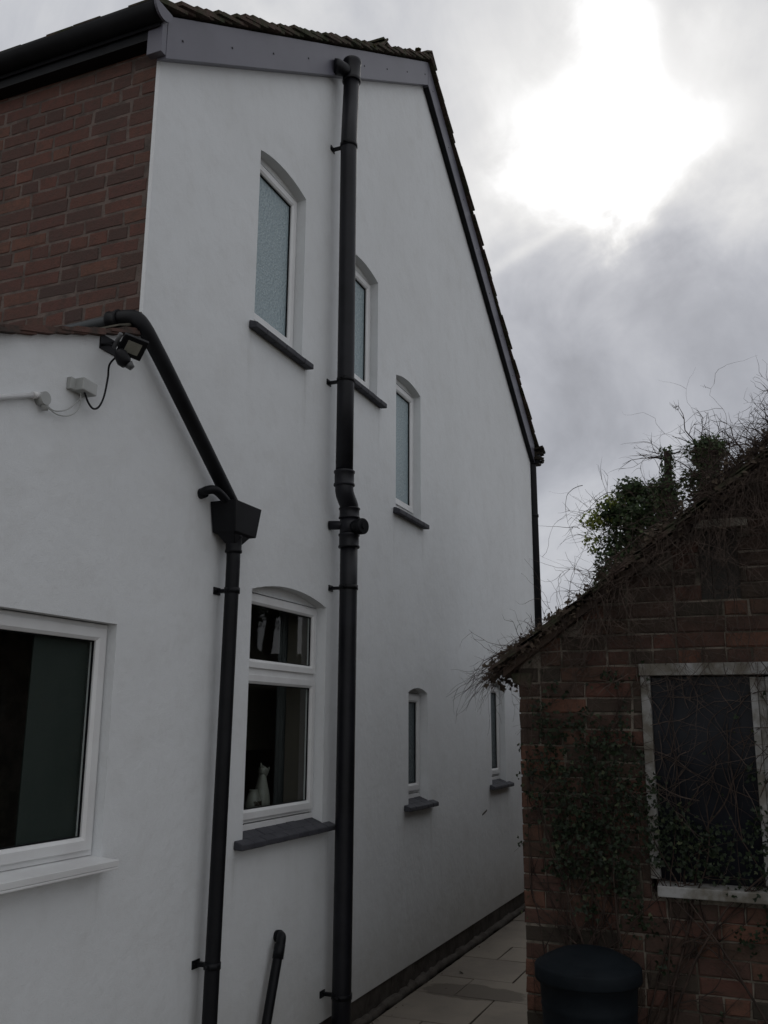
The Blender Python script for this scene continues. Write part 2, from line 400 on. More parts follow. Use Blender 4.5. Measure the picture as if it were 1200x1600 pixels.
MB().poly([core] + holes2, lambda p: (-.0855, p[0], p[1]), lambda p: (-.26, p[0], p[1])).build('shade_lining', 'room', house)  # deeper part of the white reveal, coloured dark to stand for indoor shade
# thin bead that finishes the far and near corners of the render
MB().box(-.016, .003, Y1 - .001, Y1 + .006, -.03, FB(Y1) + .05).build('corner_bead', 'render', house)
MB().box(-.019, .0015, Y0 - .002, Y0 + .001, EX(Y0) + .05, HB(Y0)).build('corner_bead', 'render', house)
# plinth
pl = MB()
yy = YE
while yy < Y1 - .05:
    y2 = min(yy + .45, Y1 - .01); pl.box(-.03, -.008 + rnd.uniform(-.003, .003), yy, y2, GZ - .05, -.032); yy = y2
pl.build('plinth', 'plinth', house)
rb = MB()                                                  # rough mortar fillet at the foot of the wall
P0 = []
yy = YE
while yy < Y1:
    P0.append((.005 + rnd.uniform(-.006, .006), yy, GZ - .005 + rnd.uniform(-.008, .006))); yy += .06
rb.tube(P0, [.035 + rnd.uniform(-.01, .012) for _ in P0], 7)
rb.build('mortar_fillet', 'plinth', house)
# other outer walls, so the house is closed
bw = MB()
bw.box(-7.5, -7.3, 3.4, Y1 - .01, GZ, 4.9); bw.box(-7.5, -.26, Y1 - .22, Y1 - .01, GZ, 4.6)
bw.box(-5.0, -4.8, YE + .1, 3.1, GZ, 2.13); bw.box(-4.8, -.26, YE + .02, YE + .2, GZ, 2.12)
bw.poly([[(3.4, 4.9), (Y1 - .01, 4.9), (AY, AZ + .1)]], lambda p: (-7.31, p[0], p[1]), lambda p: (-7.5, p[0], p[1]))
bw.build('outer_wall', 'render', house)

# ---- brick wall made of individual bricks
def brickwork(mb, x0, x1, z0, z1, y, top, gaps, seed, into=.05, hdr=.16, h=.065, jw=.010, wear=.0028, cf=.006, prd=.0035):
    """courses facing -Y on the plane y; top(x) is the upper limit; gaps are rectangles left open"""
    r = random.Random(seed); c = 0; z = z0
    while z < z1:
        x = x0 - (0 if c % 2 == 0 else .1125); hc = (c % 5 == 3)
        while x < x1:
            L = .1025 if (hc or r.random() < hdr) else .215
            a, b = max(x, x0), min(x + L, x1)
            x += L + jw + r.uniform(-.002, .003)
            if b - a < .03: continue
            segs = [(a, b)]
            for (gx0, gx1, gz0, gz1) in gaps:
                if z + h > gz0 + .005 and z < gz1 - .005:
                    ns = []
                    for (p, q) in segs:
                        if q <= gx0 or p >= gx1: ns.append((p, q)); continue
                        if p < gx0 - .02: ns.append((p, gx0))
                        if q > gx1 + .02: ns.append((gx1, q))
                    segs = ns
            for (p, q) in segs:
                if top and z + h > top((p + q) / 2) + .03: continue
                j = lambda s=wear: r.uniform(-s, s)
                yo = y + r.uniform(-prd, prd); ch = cf
                bk = [V(p + j(), y + into, z + j()), V(q + j(), y + into, z + j()), V(q + j(), y + into, z + h + j()), V(p + j(), y + into, z + h + j())]
                md = [V(p + j(), yo + ch, z + j()), V(q + j(), yo + ch, z + j()), V(q + j(), yo + ch, z + h + j()), V(p + j(), yo + ch, z + h + j())]
                fr = [V(p + ch + j(), yo, z + ch + j()), V(q - ch + j(), yo, z + ch + j()), V(q - ch + j(), yo, z + h - ch + j()), V(p + ch + j(), yo, z + h - ch + j())]
                k = len(mb.v); mb.v += bk + md + fr
                for i in range(4):
                    n_ = (i + 1) % 4
                    mb.face((k + i, k + n_, k + 4 + n_, k + 4 + i)); mb.face((k + 4 + i, k + 4 + n_, k + 8 + n_, k + 8 + i))
                mb.face((k + 8, k + 9, k + 10, k + 11))
        z += .075; c += 1
b = MB(); brickwork(b, -3.6, -.021, 3.195, 4.82, 3.135, None, [], 5, h=.0615, jw=.0135, wear=.0050, cf=.003, prd=.0015)
bo = b.build('brick_wall', 'brick', house)
mt = MB(); mt.box(-7.5, -.0215, 3.1375, 3.37, EX(3.14) - .2, 4.88); mt.box(-7.5, -.26, 3.15, 3.37, GZ, EX(3.14) - .21)
mt.build('mortar_bed', 'mortar', house)

# ---- bargeboards
def barge(name, ys, ye, fn, h=.235):
    m = MB(); m.poly([[(ys, fn(ys)), (ye, fn(ye)), (ye, fn(ye) + h), (ys, fn(ys) + h)]], lambda p: (.055, p[0], p[1]), lambda p: (.002, p[0], p[1]))
    o = m.build(name, 'board', house, bevel=.002)
    L = ye - ys; n = int(abs(L) / .45)
    for k in range(n + 1):
        yq = ys + .12 + (L - .2) * k / max(n, 1)
        MB().cyl((.054, yq, fn(yq) + h * .45), (.058, yq, fn(yq) + h * .45), .006, 8).build('screw', 'black', o)
    return o
barge('bargeboard', 3.10, AY - .003, HB); barge('bargeboard', AY + .003, 10.43, FB)
# boxed end of the near bargeboard
MB().box(-.030, .054, 3.060, 3.099, 4.690, 4.925).build('box_end', 'board', house, bevel=.003)
# fascia and gutter along the near eaves
MB().box(-7.5, -.031, 3.062, 3.133, 4.775, 4.93).build('soffit', 'black', house)
def gutter(name, yc, zc, x0, x1, r, flip=1):
    m = MB(); n = 14; b_ = 0
    for x in (x0, x1):
        for rr in (r, r - .004):
            for k in range(n + 1):
                a = math.pi + math.pi * k / n; m.v.append(V(x, yc + rr * math.cos(a), zc + rr * math.sin(a) * 1.05))
    q = n + 1
    for k in range(n):
        m.face((k, k + 1, 2 * q + k + 1, 2 * q + k), True); m.face((q + k, q + k + 1, 3 * q + k + 1, 3 * q + k), True)
        m.face((k, k + 1, q + k + 1, q + k)); m.face((2 * q + k, 2 * q + k + 1, 3 * q + k + 1, 3 * q + k))
    for e in (0, q - 1): m.face((e, q + e, 3 * q + e, 2 * q + e))
    g = m.build(name, 'black', house)
    c = MB(); L = [(yc + (r + .006) * math.cos(math.pi + math.pi * k / n), zc + (r + .006) * 1.05 * math.sin(math.pi + math.pi * k / n)) for k in range(n + 1)]
    c.poly([L], lambda p: (x1, p[0], p[1]), lambda p: (x1 + .012, p[0], p[1])); c.build('stop_end', 'board', g)
    return g
gutter('gutter', 3.035, 4.905, -7.5, .066, .060)

# ---- roof: sarking slab + overlapping tile courses, individual tiles near the verge
def tiles(mb, ystart, yend, zfn, sgn, gauge, tlen, th, x0, x1, seed, wid=.165, cols=5, lift=.0, tilt=.05, jit=.004):
    """courses run along X; slope coordinate goes up from the eaves (ystart) to yend"""
    r = random.Random(seed)
    s0 = zfn(ystart); s1 = zfn(yend); L = math.hypot(yend - ystart, s1 - s0)
    d = V(0, (yend - ystart) / L, (s1 - s0) / L); nrm = V(0, -d.z, d.y) if d.y > 0 else V(0, d.z, -d.y)
    n = int(L / gauge) + 1
    for k in range(n):
        s = k * gauge
        xs = [x0] + [x1 - wid * i for i in range(cols, -1, -1)]
        off = (wid / 2 if k % 2 else 0)
        for i in range(len(xs) - 1):
            a, b_ = xs[i], xs[i + 1]
            if i < len(xs) - 2: b_ -= off
            if i > 0: a -= off
            edge = (i == len(xs) - 2)
            o = V(0, ystart, s0) + d * (s + r.uniform(-jit, jit)) + nrm * (lift + r.uniform(0, jit * .8))
            t = (tilt + r.uniform(-.01, .012)); dd = (d - nrm * t).normalized(); nn = (nrm + d * t).normalized()
            o = o + nrm * (t * tlen)
            e = r.uniform(-jit * 2, jit * 2) if edge else 0
            a2, b2 = a + .0015, b_ - .0015 + e
            tl = min(tlen, (L - s) + .04)
            P = [o + dd * u + nn * v_ + V(xx, 0, 0) for v_ in (0, th) for (xx, u) in ((a2, 0), (b2, 0), (b2, tl), (a2, tl))]
            mb.hexa(P)
HBt = lambda Y: HB(Y) + .245; FBt = lambda Y: FB(Y) + .245
sl = MB()
sl.poly([[(3.05, HB(3.05) + .18), (AY, AZ + .18), (AY, AZ + .235), (3.05, HB(3.05) + .235)]], lambda p: (.045, p[0], p[1]), lambda p: (-7.55, p[0], p[1]))
sl.poly([[(AY, AZ + .18), (10.5, FB(10.5) + .18), (10.5, FB(10.5) + .235), (AY, AZ + .235)]], lambda p: (.045, p[0], p[1]), lambda p: (-7.55, p[0], p[1]))
roof = sl.build('roof', 'black', house)
MB().poly([[(AY + .012, FB(AY + .012) - .006), (10.42, FB(10.42) - .006), (10.42, FB(10.42) - .001), (AY + .012, FB(AY + .012) - .001)]], lambda p: (.050, p[0], p[1]), lambda p: (.003, p[0], p[1])).build('soffit', 'black', house)
t = MB(); tiles(t, 3.01, AY, HBt, 1, .098, .265, .018, -7.6, .078, 3, tilt=.15, jit=.008)
tiles(t, 10.56, AY, FBt, -1, .098, .265, .015, -7.6, .085, 4, tilt=.10, jit=.007)
t.build('roof_tile', 'tile', roof)
rg = MB(); x = -7.6
while x < .05:
    z = AZ + .30 + rnd.uniform(-.004, .006); x2 = min(x + .30, .095)
    for sg in (1, -1):
        rg.hexa([(x, AY, z + .03), (x2, AY, z + .03), (x2, AY + sg * .13, z - .065), (x, AY + sg * .13, z - .065),
                 (x, AY, z + .048), (x2, AY, z + .048), (x2, AY + sg * .135, z - .05), (x, AY + sg * .135, z - .05)])
    x = x2 + .004
rg.build('ridge_tile', 'tile', roof)
# a slipped, tilted tile near the top and lumps of moss on the verge
lt = MB(); dn = V(0, .829, .56)
lt.obox((.01, 5.72, HB(5.72) + .330), V(1, 0, 0), V(0, .60, .80).normalized(), V(0, -.80, .60), .07, .10, .008)
lt.obox((.0, 5.80, HB(5.80) + .335), V(1, 0, 0), V(0, .98, .18).normalized(), V(0, -.18, .98), .07, .09, .008)
lt.build('lifted_tile', 'tile', roof)
ms_ = MB()
def lump(mb, c, r, n=7, seed=0, sq=(1, 1, 1)):
    q = random.Random(seed); b_ = len(mb.v); c = Vector(c); rings = n // 2 + 1
    for i in range(rings + 1):
        ph = math.pi * i / rings
        for k in range(n):
            a = 2 * math.pi * k / n; rr = r * (1 + q.uniform(-.22, .22))
            mb.v.append(c + V(math.sin(ph) * math.cos(a) * rr * sq[0], math.sin(ph) * math.sin(a) * rr * sq[1], math.cos(ph) * rr * sq[2]))
    for i in range(rings):
        for k in range(n): k2 = (k + 1) % n; mb.face((b_ + i * n + k, b_ + i * n + k2, b_ + (i + 1) * n + k2, b_ + (i + 1) * n + k), True)
for i in range(60):
    if rnd.random() < .6: yq = 3.1 + rnd.random() * 3.6; zq = HBt(yq)
    else: yq = 6.8 + rnd.random() * 3.7; zq = FBt(yq)
    lump(ms_, (.055 + rnd.uniform(-.12, .02), yq, zq + rnd.uniform(.030, .052)), rnd.uniform(.008, .022), 7, i, (1.4, 1.5, .45))
for i in range(14): lump(ms_, (.03 + rnd.uniform(-.12, .05), AY + rnd.uniform(-.12, .12), AZ + .30 + rnd.uniform(-.04, .02)), rnd.uniform(.012, .028), 7, i + 300, (1.5, 1.5, .5))
ms_.build('moss', simple('dark_moss', (.05, .055, .022), (.075, .065, .03), 30, 1, .8, .01, 120, .05), roof)['kind'] = 'stuff'

# far eaves gutter
g2 = gutter('gutter', 10.56, FB(10.5) + .20, -7.5, .085, .06)
fe = MB()
for i in range(12):
    a_ = rnd.uniform(-.7, .2); q_ = rnd.uniform(-.5, .5)
    fe.obox((.06 + rnd.uniform(-.05, .07), 10.44 + rnd.uniform(-.02, .12), FB(10.5) + .15 + rnd.uniform(-.07, .07)), V(math.cos(a_), 0, math.sin(a_)), V(0, math.cos(q_), math.sin(q_)), V(-math.sin(a_), 0, math.cos(a_)), .05, .04, .012)
fe.build('broken_tile', 'tileshade', house)

# ---- lean-to extension roof
et = MB(); tiles(et, .20, 3.10, lambda Y: EX(Y) + .0, 1, .100, .265, .014, -5.1, .035, 8, tilt=.07, cols=6, jit=.006)
eo = et.build('extension_roof', 'redtile', house)
eb = MB(); eb.poly([[(.22, EX(.22) - .02), (3.12, EX(3.12) - .02), (3.12, EX(3.12) + .012), (.22, EX(.22) + .012)]], lambda p: (-.03, p[0], p[1]), lambda p: (-5.05, p[0], p[1]))
eb.build('roof_deck', 'wood', eo)
fl = MB(); fl.poly([[(2.98, EX(2.98) + .052), (3.125, EX(3.12) + .055), (3.125, EX(3.12) + .12), (3.118, EX(3.12) + .12), (3.112, EX(3.12) + .066), (2.98, EX(2.98) + .060)]], lambda p: (.0, p[0], p[1]), lambda p: (-5.0, p[0], p[1]))
fl.build('flashing', 'lead', eo)

# ---- windows
def frame_rect(mb, y0, y1, z0, z1, w_, xf, xb, cham=.006):
    """mitred rectangular frame, face at xf"""
    o = [(y0, z0), (y1, z0), (y1, z1), (y0, z1)]; i = [(y0 + w_, z0 + w_), (y1 - w_, z0 + w_), (y1 - w_, z1 - w_), (y0 + w_, z1 - w_)]
    i2 = [(y0 + w_ - cham * 1.5, z0 + w_ - cham * 1.5), (y1 - w_ + cham * 1.5, z0 + w_ - cham * 1.5), (y1 - w_ + cham * 1.5, z1 - w_ + cham * 1.5), (y0 + w_ - cham * 1.5, z1 - w_ + cham * 1.5)]
    b_ = len(mb.v)
    mb.v += [V(xb, *p) for p in o] + [V(xf, *p) for p in o] + [V(xf, *p) for p in i2] + [V(xf - cham, *p) for p in i] + [V(xb, *p) for p in i]
    for ring in range(4):
        for k in range(4):
            n_ = (k + 1) % 4; mb.face((b_ + ring * 4 + k, b_ + ring * 4 + n_, b_ + ring * 4 + 4 + n_, b_ + ring * 4 + 4 + k))
    for k in range(4): n_ = (k + 1) % 4; mb.face((b_ + 16 + k, b_ + 16 + n_, b_ + n_, b_ + k))
WLAB = {0: 'topmost arched window with patterned glass left of the soil pipe', 1: 'arched patterned window half hidden behind the soil pipe', 2: 'arched window with patterned glass right of the soil pipe, half way down the wall'}
for wi, a in enumerate(WIN):
    y0, y1 = a['y']; z0, z1 = a['z']; kind = a['n']
    XF = -.068 if kind != 'wide' else -.045
    fr = MB()
    fw = .030 if kind != 'wide' else .035
    zb = z0 + (.045 if kind in ('obscure',) else .066 if kind != 'wide' else .012)
    frame_rect(fr, y0 + .002, y1 - .002, zb, z1 - .004, fw, XF, XF - .030)
    if kind in ('kitchen', 'slot'): fr.box(XF - .03, XF + .006, y0 + .003, y1 - .003, z0 + .030, zb - .006)
    f = fr.build('window', 'upvc', house, bevel=.0015)
    if a['rise']:
        ip = arch(y0 + .001, y1 - .001, z1 - .003, z1 + .0005, a['rise'])
        MB().poly([ip[2:] ], lambda p: (XF + .001, p[0], p[1]), lambda p: (XF - .1, p[0], p[1])).build('arch_infill', 'render', f)
    mat = {'obscure': 'obscure', 'slot': 'obscuredim'}.get(kind, 'glass')
    def sash(ya, yb, za, zb_, w2=.042):
        s_ = MB(); frame_rect(s_, ya, yb, za, zb_, w2, XF + .013, XF - .026, .009); so = s_.build('frame', 'upvc', f, bevel=.0015)
        s2 = MB(); s2.poly([[(ya + w2 - .003, za + w2 - .003), (yb - w2 + .003, za + w2 - .003), (yb - w2 + .003, zb_ - w2 + .003), (ya + w2 - .003, zb_ - w2 + .003)],
                            [(ya + w2 + .005, za + w2 + .005), (yb - w2 - .005, za + w2 + .005), (yb - w2 - .005, zb_ - w2 - .005), (ya + w2 + .005, zb_ - w2 - .005)]],
                           lambda p: (XF - .004, p[0], p[1]), lambda p: (XF - .012, p[0], p[1])); s2.build('glazing_seal', 'black', f)
        MB().box(XF - .022, XF - .014, ya + w2 - .01, yb - w2 + .01, za + w2 - .01, zb_ - w2 + .01).build('pane', mat, f)
    ya, yb = y0 + fw - .012, y1 - fw + .012
    if kind == 'kitchen':
        tz = 1.865
        MB().box(XF - .024, XF + .001, y0 + .04, y1 - .04, tz - .03, tz + .03).build('transom', 'upvc', f, bevel=.002)
        sash(ya, yb, tz + .018, z1 - fw + .012, .045); sash(ya, yb, zb + fw - .012, tz - .018, .047)
    elif kind == 'wide':
        sash(2.05, yb, zb + fw - .012, z1 - fw + .012, .05); sash(ya, 2.02, zb + fw - .012, z1 - fw + .012, .05)
        MB().box(XF - .024, XF + .001, 2.005, 2.065, zb + .03, z1 - .03).build('mullion', 'upvc', f, bevel=.002)
    else:
        sash(ya, yb, zb + fw - .012, z1 - fw + .012, .05)
    # sills
    sm = MB()
    if kind == 'wide':
        sm.hexa([(XF - .02, y0 + .002, z0 - .012), (.075, y0 - .03, z0 - .026), (.075, y1 + .018, z0 - .026), (XF - .02, y1 - .001, z0 - .012),
                 (XF - .02, y0 + .002, z0 + .012), (.075, y0 - .03, z0 - .002), (.075, y1 + .018, z0 - .002), (XF - .02, y1 - .001, z0 + .012)])
        sm.box(.065, .0755, y0 - .03, y1 + .018, z0 - .036, z0 - .027)
        sm.build('sill', 'upvc', f, bevel=.002)
    else:
        if kind == 'obscure': dz, h, px, ov = .012, .042, .055, .055
        else: dz, h, px, ov = -.004, .038, .055, .085 if kind == 'kitchen' else .095
        # sloping bed inside the opening, split in brick-sized pieces, then the wider nose
        BK = .012 if kind == 'obscure' else .046
        n = max(2, int((y1 - y0) / .11)); st = (y1 - y0 - .004) / n
        for k in range(n):
            p, q = y0 + .002 + k * st, y0 + .002 + (k + 1) * st - .0015; e = rnd.uniform(-.0015, .0015)
            sm.hexa([(XF - .03, p, z0 - .05), (.002, p, z0 - .05), (.002, q, z0 - .05), (XF - .03, q, z0 - .05),
                     (XF - .03, p, z0 + BK + e), (.002, p, z0 - dz + e + .004), (.002, q, z0 - dz + e + .004), (XF - .03, q, z0 + BK + e)])
        ya2, yb2 = y0 - ov, y1 + ov; n = max(3, int((yb2 - ya2) / .11)); st = (yb2 - ya2) / n
        for k in range(n):
            p, q = ya2 + k * st, ya2 + (k + 1) * st - .001; e = rnd.uniform(-.002, .002); xx = px + rnd.uniform(-.002, .002)
            zt = z0 - dz + .004
            sm.hexa([(.001, p, zt - h - .006), (xx, p, zt - h + e - .01), (xx, q, zt - h - .01), (.001, q, zt - h - .006),
                     (.0035, p, zt), (xx, p, zt - .018 + e), (xx, q, zt - .018), (.0035, q, zt)])
        sm.build('sill', 'sill', f, bevel=.006)
# rooms behind the glass
rm = MB()
rm.box(-3.0, -2.95, 3.40, 10.1, .2, 4.9); rm.box(-3.0, -.27, 3.40, 10.1, .10, .16); rm.box(-3.0, -.27, 3.40, 10.1, 2.55, 2.65)
rm.box(-2.94, -.27, 7.6, 7.66, .17, 2.54)
rm.box(-2.6, -2.55, YE + .25, 3.1, .2, 2.15); rm.box(-2.6, -.27, YE + .25, 3.1, .10, .16)
rm.build('inner_wall', 'room', house)
MB().box(-.084, -.079, 2.73, 3.104, 1.08, 1.988).build('reflection_panel', 'reflection_panel', house)  # added panel whose grey stands in for a reflection in the left pane
MB().box(-.80, -.74, 5.05, 7.2, 1.42, 2.53).build('brown_panel', 'brown_panel', house)  # added brown panel that catches window light in the dark kitchen
cu = MB()
for k in range(9): cu.tube([(-.285 - .010 * (k % 2), 5.00 + k * .018, 1.12), (-.285 - .010 * (k % 2), 5.00 + k * .018, 2.46)], .014, 8)
cu.build('curtain', 'curtain', house)
MB().box(-.34, -.262, 4.1, 5.15, 1.085, 1.115).build('window_board', 'upvc', house)

# white china figurine behind the kitchen glass
fg = thing('figurine', 'white china figurine with raised head standing behind the lower kitchen window pane', 'figurine', (-.20, 4.70, 1.115))
prof = [(.030, 0), (.046, .01), (.048, .05), (.042, .10), (.030, .15), (.022, .185), (.020, .20)]
MB().lathe((-.225, 4.735, 1.116), prof, 20).build('body', 'china', fg)
hd = MB(); lump(hd, (-.225, 4.742, 1.330), .030, 12, 5, (1, 1.1, .95))
hd.tube([(-.225, 4.76, 1.325), (-.225, 4.795, 1.332), (-.225, 4.812, 1.35)], [.014, .010, .004], 8)
hd.tube([(-.225, 4.72, 1.350), (-.225, 4.715, 1.378)], [.010, .002], 6)
hd.build('head', 'china', fg)
jg = thing('jar', 'squat patterned white jar beside the figurine in the kitchen window', 'jar', (-.22, 4.63, 1.115))
MB().lathe((-.22, 4.635, 1.116), [(.030, 0), (.042, .012), (.045, .05), (.032, .09), (.022, .115), (.026, .12)], 20).build('body', 'china', jg)
md_ = MB()
for k in range(5): md_.tube([(-.22 + .046 * math.cos(a_), 4.635 + .046 * math.sin(a_), 1.12 + .045 + .012 * math.sin(6 * a_ + k)) for a_ in [i_ * .2 - 1 + k * .05 for i_ in range(10)]], .0018, 4)
md_.build('pattern', 'wood', jg)

# ------------------------------------------------------------------ pipes
def bracket(parent, yc, xc, z, r, side=-1, mat='black'):
    m = MB()
    m.tube([(xc, yc, z - .014), (xc, yc, z + .014)], r + .0045, 24)
    m.box(.0, xc - r * .6, yc - .010, yc + .010, z - .009, z + .009)
    m.box(.0, .006, yc - .035, yc + .022, z - .018, z + .018)
    m.cyl((.006, yc - .026, z), (.012, yc - .026, z), .006, 8)
    m.tube([(xc + r * .2, yc - r - .012, z), (xc - r * .2, yc - r - .012, z)], .009, 6)
    return m.build('bracket', mat, parent)
def collar(mb, a, b, r, lip=.004):
    a, b = Vector(a), Vector(b); d = (b - a)
    mb.tube([a, a + d * .03, a + d * .14, a + d * .2, a + d * .8, a + d * .86, a + d * .97, b], [r, r + lip, r + lip, r, r, r + lip, r + lip, r], 26)

SX = .120
sp = thing('soil_pipe', 'thick black soil pipe up the whole white gable with a kink at mid height', 'soil pipe', (SX, 5.10, GZ))
m = MB()
m.tube([(SX, 5.035, 5.98), (SX, 5.003, 5.42), (SX, 5.018, 3.74), (SX, 5.02, 3.10)], .0545, 28)
m.tube([(SX, 5.105, 2.72), (SX, 5.107, 2.40), (SX, 5.100, .10), (SX, 5.10, GZ - .05)], .0545, 28)
m.build('pipe', 'soil', sp)
m = MB(); collar(m, (SX, 5.022, 3.13), (SX, 5.022, 3.03), .061, .005)
m.tube(spline([(SX, 5.022, 3.05), (SX, 5.028, 2.995), (SX, 5.062, 2.955), (SX, 5.100, 2.92), (SX, 5.105, 2.86)], 5), .057, 26)
m.build('bend', 'soil', sp)
m = MB(); collar(m, (SX, 5.105, 2.91), (SX, 5.105, 2.84), .062, .005)
m.cyl((SX, 5.105, 2.85), (SX, 5.105, 2.73), .059, 26); collar(m, (SX, 5.105, 2.745), (SX, 5.105, 2.655), .0615, .005)
m.cyl((.0, 5.06, 2.80), (SX, 5.10, 2.80), .028, 18)
m.build('branch_socket', 'soil', sp)
m = MB(); d = V(.88, -.30, -.05).normalized(); c0 = V(SX, 5.105, 2.785)
m.cyl(c0 + d * .02, c0 + d * .115, .042, 24); m.tube([c0 + d * .085, c0 + d * .09, c0 + d * .12, c0 + d * .125], [.043, .050, .050, .045], 26)
m.tube([c0 + d * .125, c0 + d * .131], [.020, .018], 18)
m.build('access_cap', 'black', sp)
m = MB(); collar(m, (SX, 5.030, 5.91), (SX, 5.036, 6.085), .0605, .004); m.build('socket', 'soil', sp)
m = MB(); m.tube([(.056, 4.885, 5.955), (.075, 4.90, 5.955), (.095, 4.96, 5.97), (SX, 5.03, 5.98)], [.050, .052, .046, .03], 20); m.build('stub', 'soil', sp)
for (yq, zq) in ((5.003, 5.40), (5.02, 3.725), (5.107, 2.41), (5.10, .115)): bracket(sp, yq, SX, zq, .0545)

DX = .085; DY = 3.815
dp = thing('downpipe', 'black round downpipe below the hopper between the two ground floor windows', 'downpipe', (DX, DY, GZ))
MB().tube([(DX, 3.835, 2.50), (DX, 3.84, 2.36), (DX, 3.825, 1.2), (DX, 3.81, .3), (DX, 3.81, GZ - .05)], .034, 24).build('pipe', 'black', dp)
m = MB(); collar(m, (DX, 3.838, 2.50), (DX, 3.838, 2.41), .039, .003); m.build('collar', 'black', dp)
bracket(dp, 3.84, DX, 2.225, .034); bracket(dp, 3.812, DX, .545, .034)
m = MB()                                                   # hopper: flared open box
def ring(x0, x1, y0, y1, z): return [V(x0, y0, z), V(x1, y0, z), V(x1, y1, z), V(x0, y1, z)]
rs = [ring(.055, .115, 3.80, 3.87, 2.455), ring(.03, .125, 3.775, 3.92, 2.495), ring(.006, .135, 3.765, 3.965, 2.505), ring(.004, .150, 3.735, 3.985, 2.655), ring(.010, .144, 3.741, 3.979, 2.655), ring(.02, .12, 3.80, 3.93, 2.52)]
b_ = len(m.v)
for q in rs: m.v += q
for i in range(len(rs) - 1):
    for k in range(4): n_ = (k + 1) % 4; m.face((b_ + i * 4 + k, b_ + i * 4 + n_, b_ + i * 4 + 4 + n_, b_ + i * 4 + 4 + k))
m.face((b_, b_ + 3, b_ + 2, b_ + 1)); e = b_ + 20; m.face((e, e + 1, e + 2, e + 3))
m.build('hopper', 'black', dp, bevel=.004)

rp = thing('rainwater_pipe', 'black pipe running along the brick wall then slanting down the white wall into the hopper', 'drainpipe', (.07, 3.1, 3.3))
MB().tube([(-.47, 3.15, 3.340), (-.43, 3.085, 3.340), (-.40, 3.068, 3.340), (-.06, 3.068, 3.347)], .027, 22).build('pipe', simple('dull_grey_pipe', (.030, .036, .040), (.022, .027, .030), 4, .5), rp)
m = MB(); m.tube(spline([(-.12, 3.068, 3.347), (-.04, 3.066, 3.348), (.015, 3.070, 3.335), (.046, 3.090, 3.296), (.060, 3.16, 3.223), (.068, 3.30, 3.098), (.072, 3.842, 2.645)], 8), .035, 24)
m.build('sloping_pipe', 'black', rp)
m = MB(); collar(m, (-.13, 3.068, 3.347), (-.07, 3.067, 3.348), .040, .004); m.build('collar', 'black', rp)

wp = thing('waste_pipe', 'short black waste pipe curving out of the wall into the hopper', 'waste pipe', (0, 3.63, 2.66))
MB().tube(spline([(.0, 3.655, 2.675), (.045, 3.64, 2.685), (.075, 3.665, 2.69), (.085, 3.73, 2.665), (.085, 3.80, 2.625)], 6), .0215, 16).build('pipe', 'black', wp)
MB().tube([(-.001, 3.655, 2.675), (.030, 3.65, 2.68)], .026, 18).build('collar', 'black', wp)

kp = thing('kitchen_waste_pipe', 'thin black waste pipe sloping down the wall between the two black downpipes', 'waste pipe', (.05, 4.5, GZ))
MB().tube(spline([(.0, 4.545, .520), (.038, 4.525, .528), (.058, 4.49, .505), (.058, 4.455, .42), (.058, 4.36, .14), (.058, 4.26, GZ)], 6), .0245, 18).build('pipe', 'black', kp)
m = MB(); m.tube([(.058, 4.482, .50), (.058, 4.462, .435)], .0285, 18); m.tube([(.0, 4.546, .52), (.03, 4.53, .527)], .029, 18); m.build('elbow', 'black', kp)

fp = thing('far_downpipe', 'slim black downpipe on the far corner of the white house', 'downpipe', (-.01, 10.49, GZ))
MB().tube([(.035, 10.49, GZ), (.005, 10.49, 4.62), (.03, 10.50, 4.70)], .050, 18).build('pipe', 'black', fp)
m = MB(); m.box(-.05, .10, 10.43, 10.60, 4.62, 4.74); m.build('gutter_outlet', 'black', fp, bevel=.02)
m = MB(); m.tube([(.01, 10.49, 3.98), (.01, 10.49, 4.01)], .057, 16); m.box(-.045, .0, 10.41, 10.45, 3.985, 4.005); m.build('bracket', 'black', fp)

# ------------------------------------------------------------------ floodlight, junction box, conduit
flt = thing('floodlight', 'small black floodlight with movement sensor under the red verge tiles', 'floodlight', (0, 2.93, 3.16))
nrm = V(.50, -.42, -.76).normalized(); ax = (V(.40, .90, 0) - nrm * V(.40, .90, 0).dot(nrm)).normalized(); ay = nrm.cross(ax)
lc = V(.140, 2.905, 3.118)
MB().obox(lc, ax, ay, nrm, .052, .047, .010).build('lamp_head', 'black', flt, bevel=.003)
MB().obox(lc - nrm * .022, ax, ay, nrm, .038, .034, .014).build('heat_sink', 'alu', flt, bevel=.003)
MB().obox(lc + nrm * .0105, ax, ay, nrm, .030, .027, .0016).build('lens', simple('lamp_lens', (.20, .20, .17), (.26, .26, .22), 20, .15), flt)
m = MB(); m.cyl(lc - ax * .066 - ay * .036 - nrm * .004, lc - ax * .066 + ay * .036 - nrm * .004, .009, 10); m.build('hinge', 'alu', flt)
m = MB(); m.tube([(.0, 2.875, 3.138), (.09, 2.885, 3.125)], .006, 8); m.tube([(.0, 2.885, 3.140), (.0, 2.95, 3.175)], .008, 8)
m.tube([(.0, 2.945, 3.172), (.10, 2.905, 3.145)], .006, 8); m.box(-.001, .006, 2.865, 2.965, 3.120, 3.185)
m.build('bracket', 'black', flt)
m = MB(); c = V(.125, 2.865, 3.055); q = V(.35, .35, -.85).normalized()
m.tube([c - q * .035, c - q * .02, c + q * .015, c + q * .035], [.020, .028, .030, .018], 16); m.build('sensor', 'black', flt)
m = MB(); c2 = c + V(.018, .018, -.022); m.tube([c2, c2 + V(.012, .012, -.016)], [.020, .012], 14); m.build('sensor_lens', 'alu', flt)

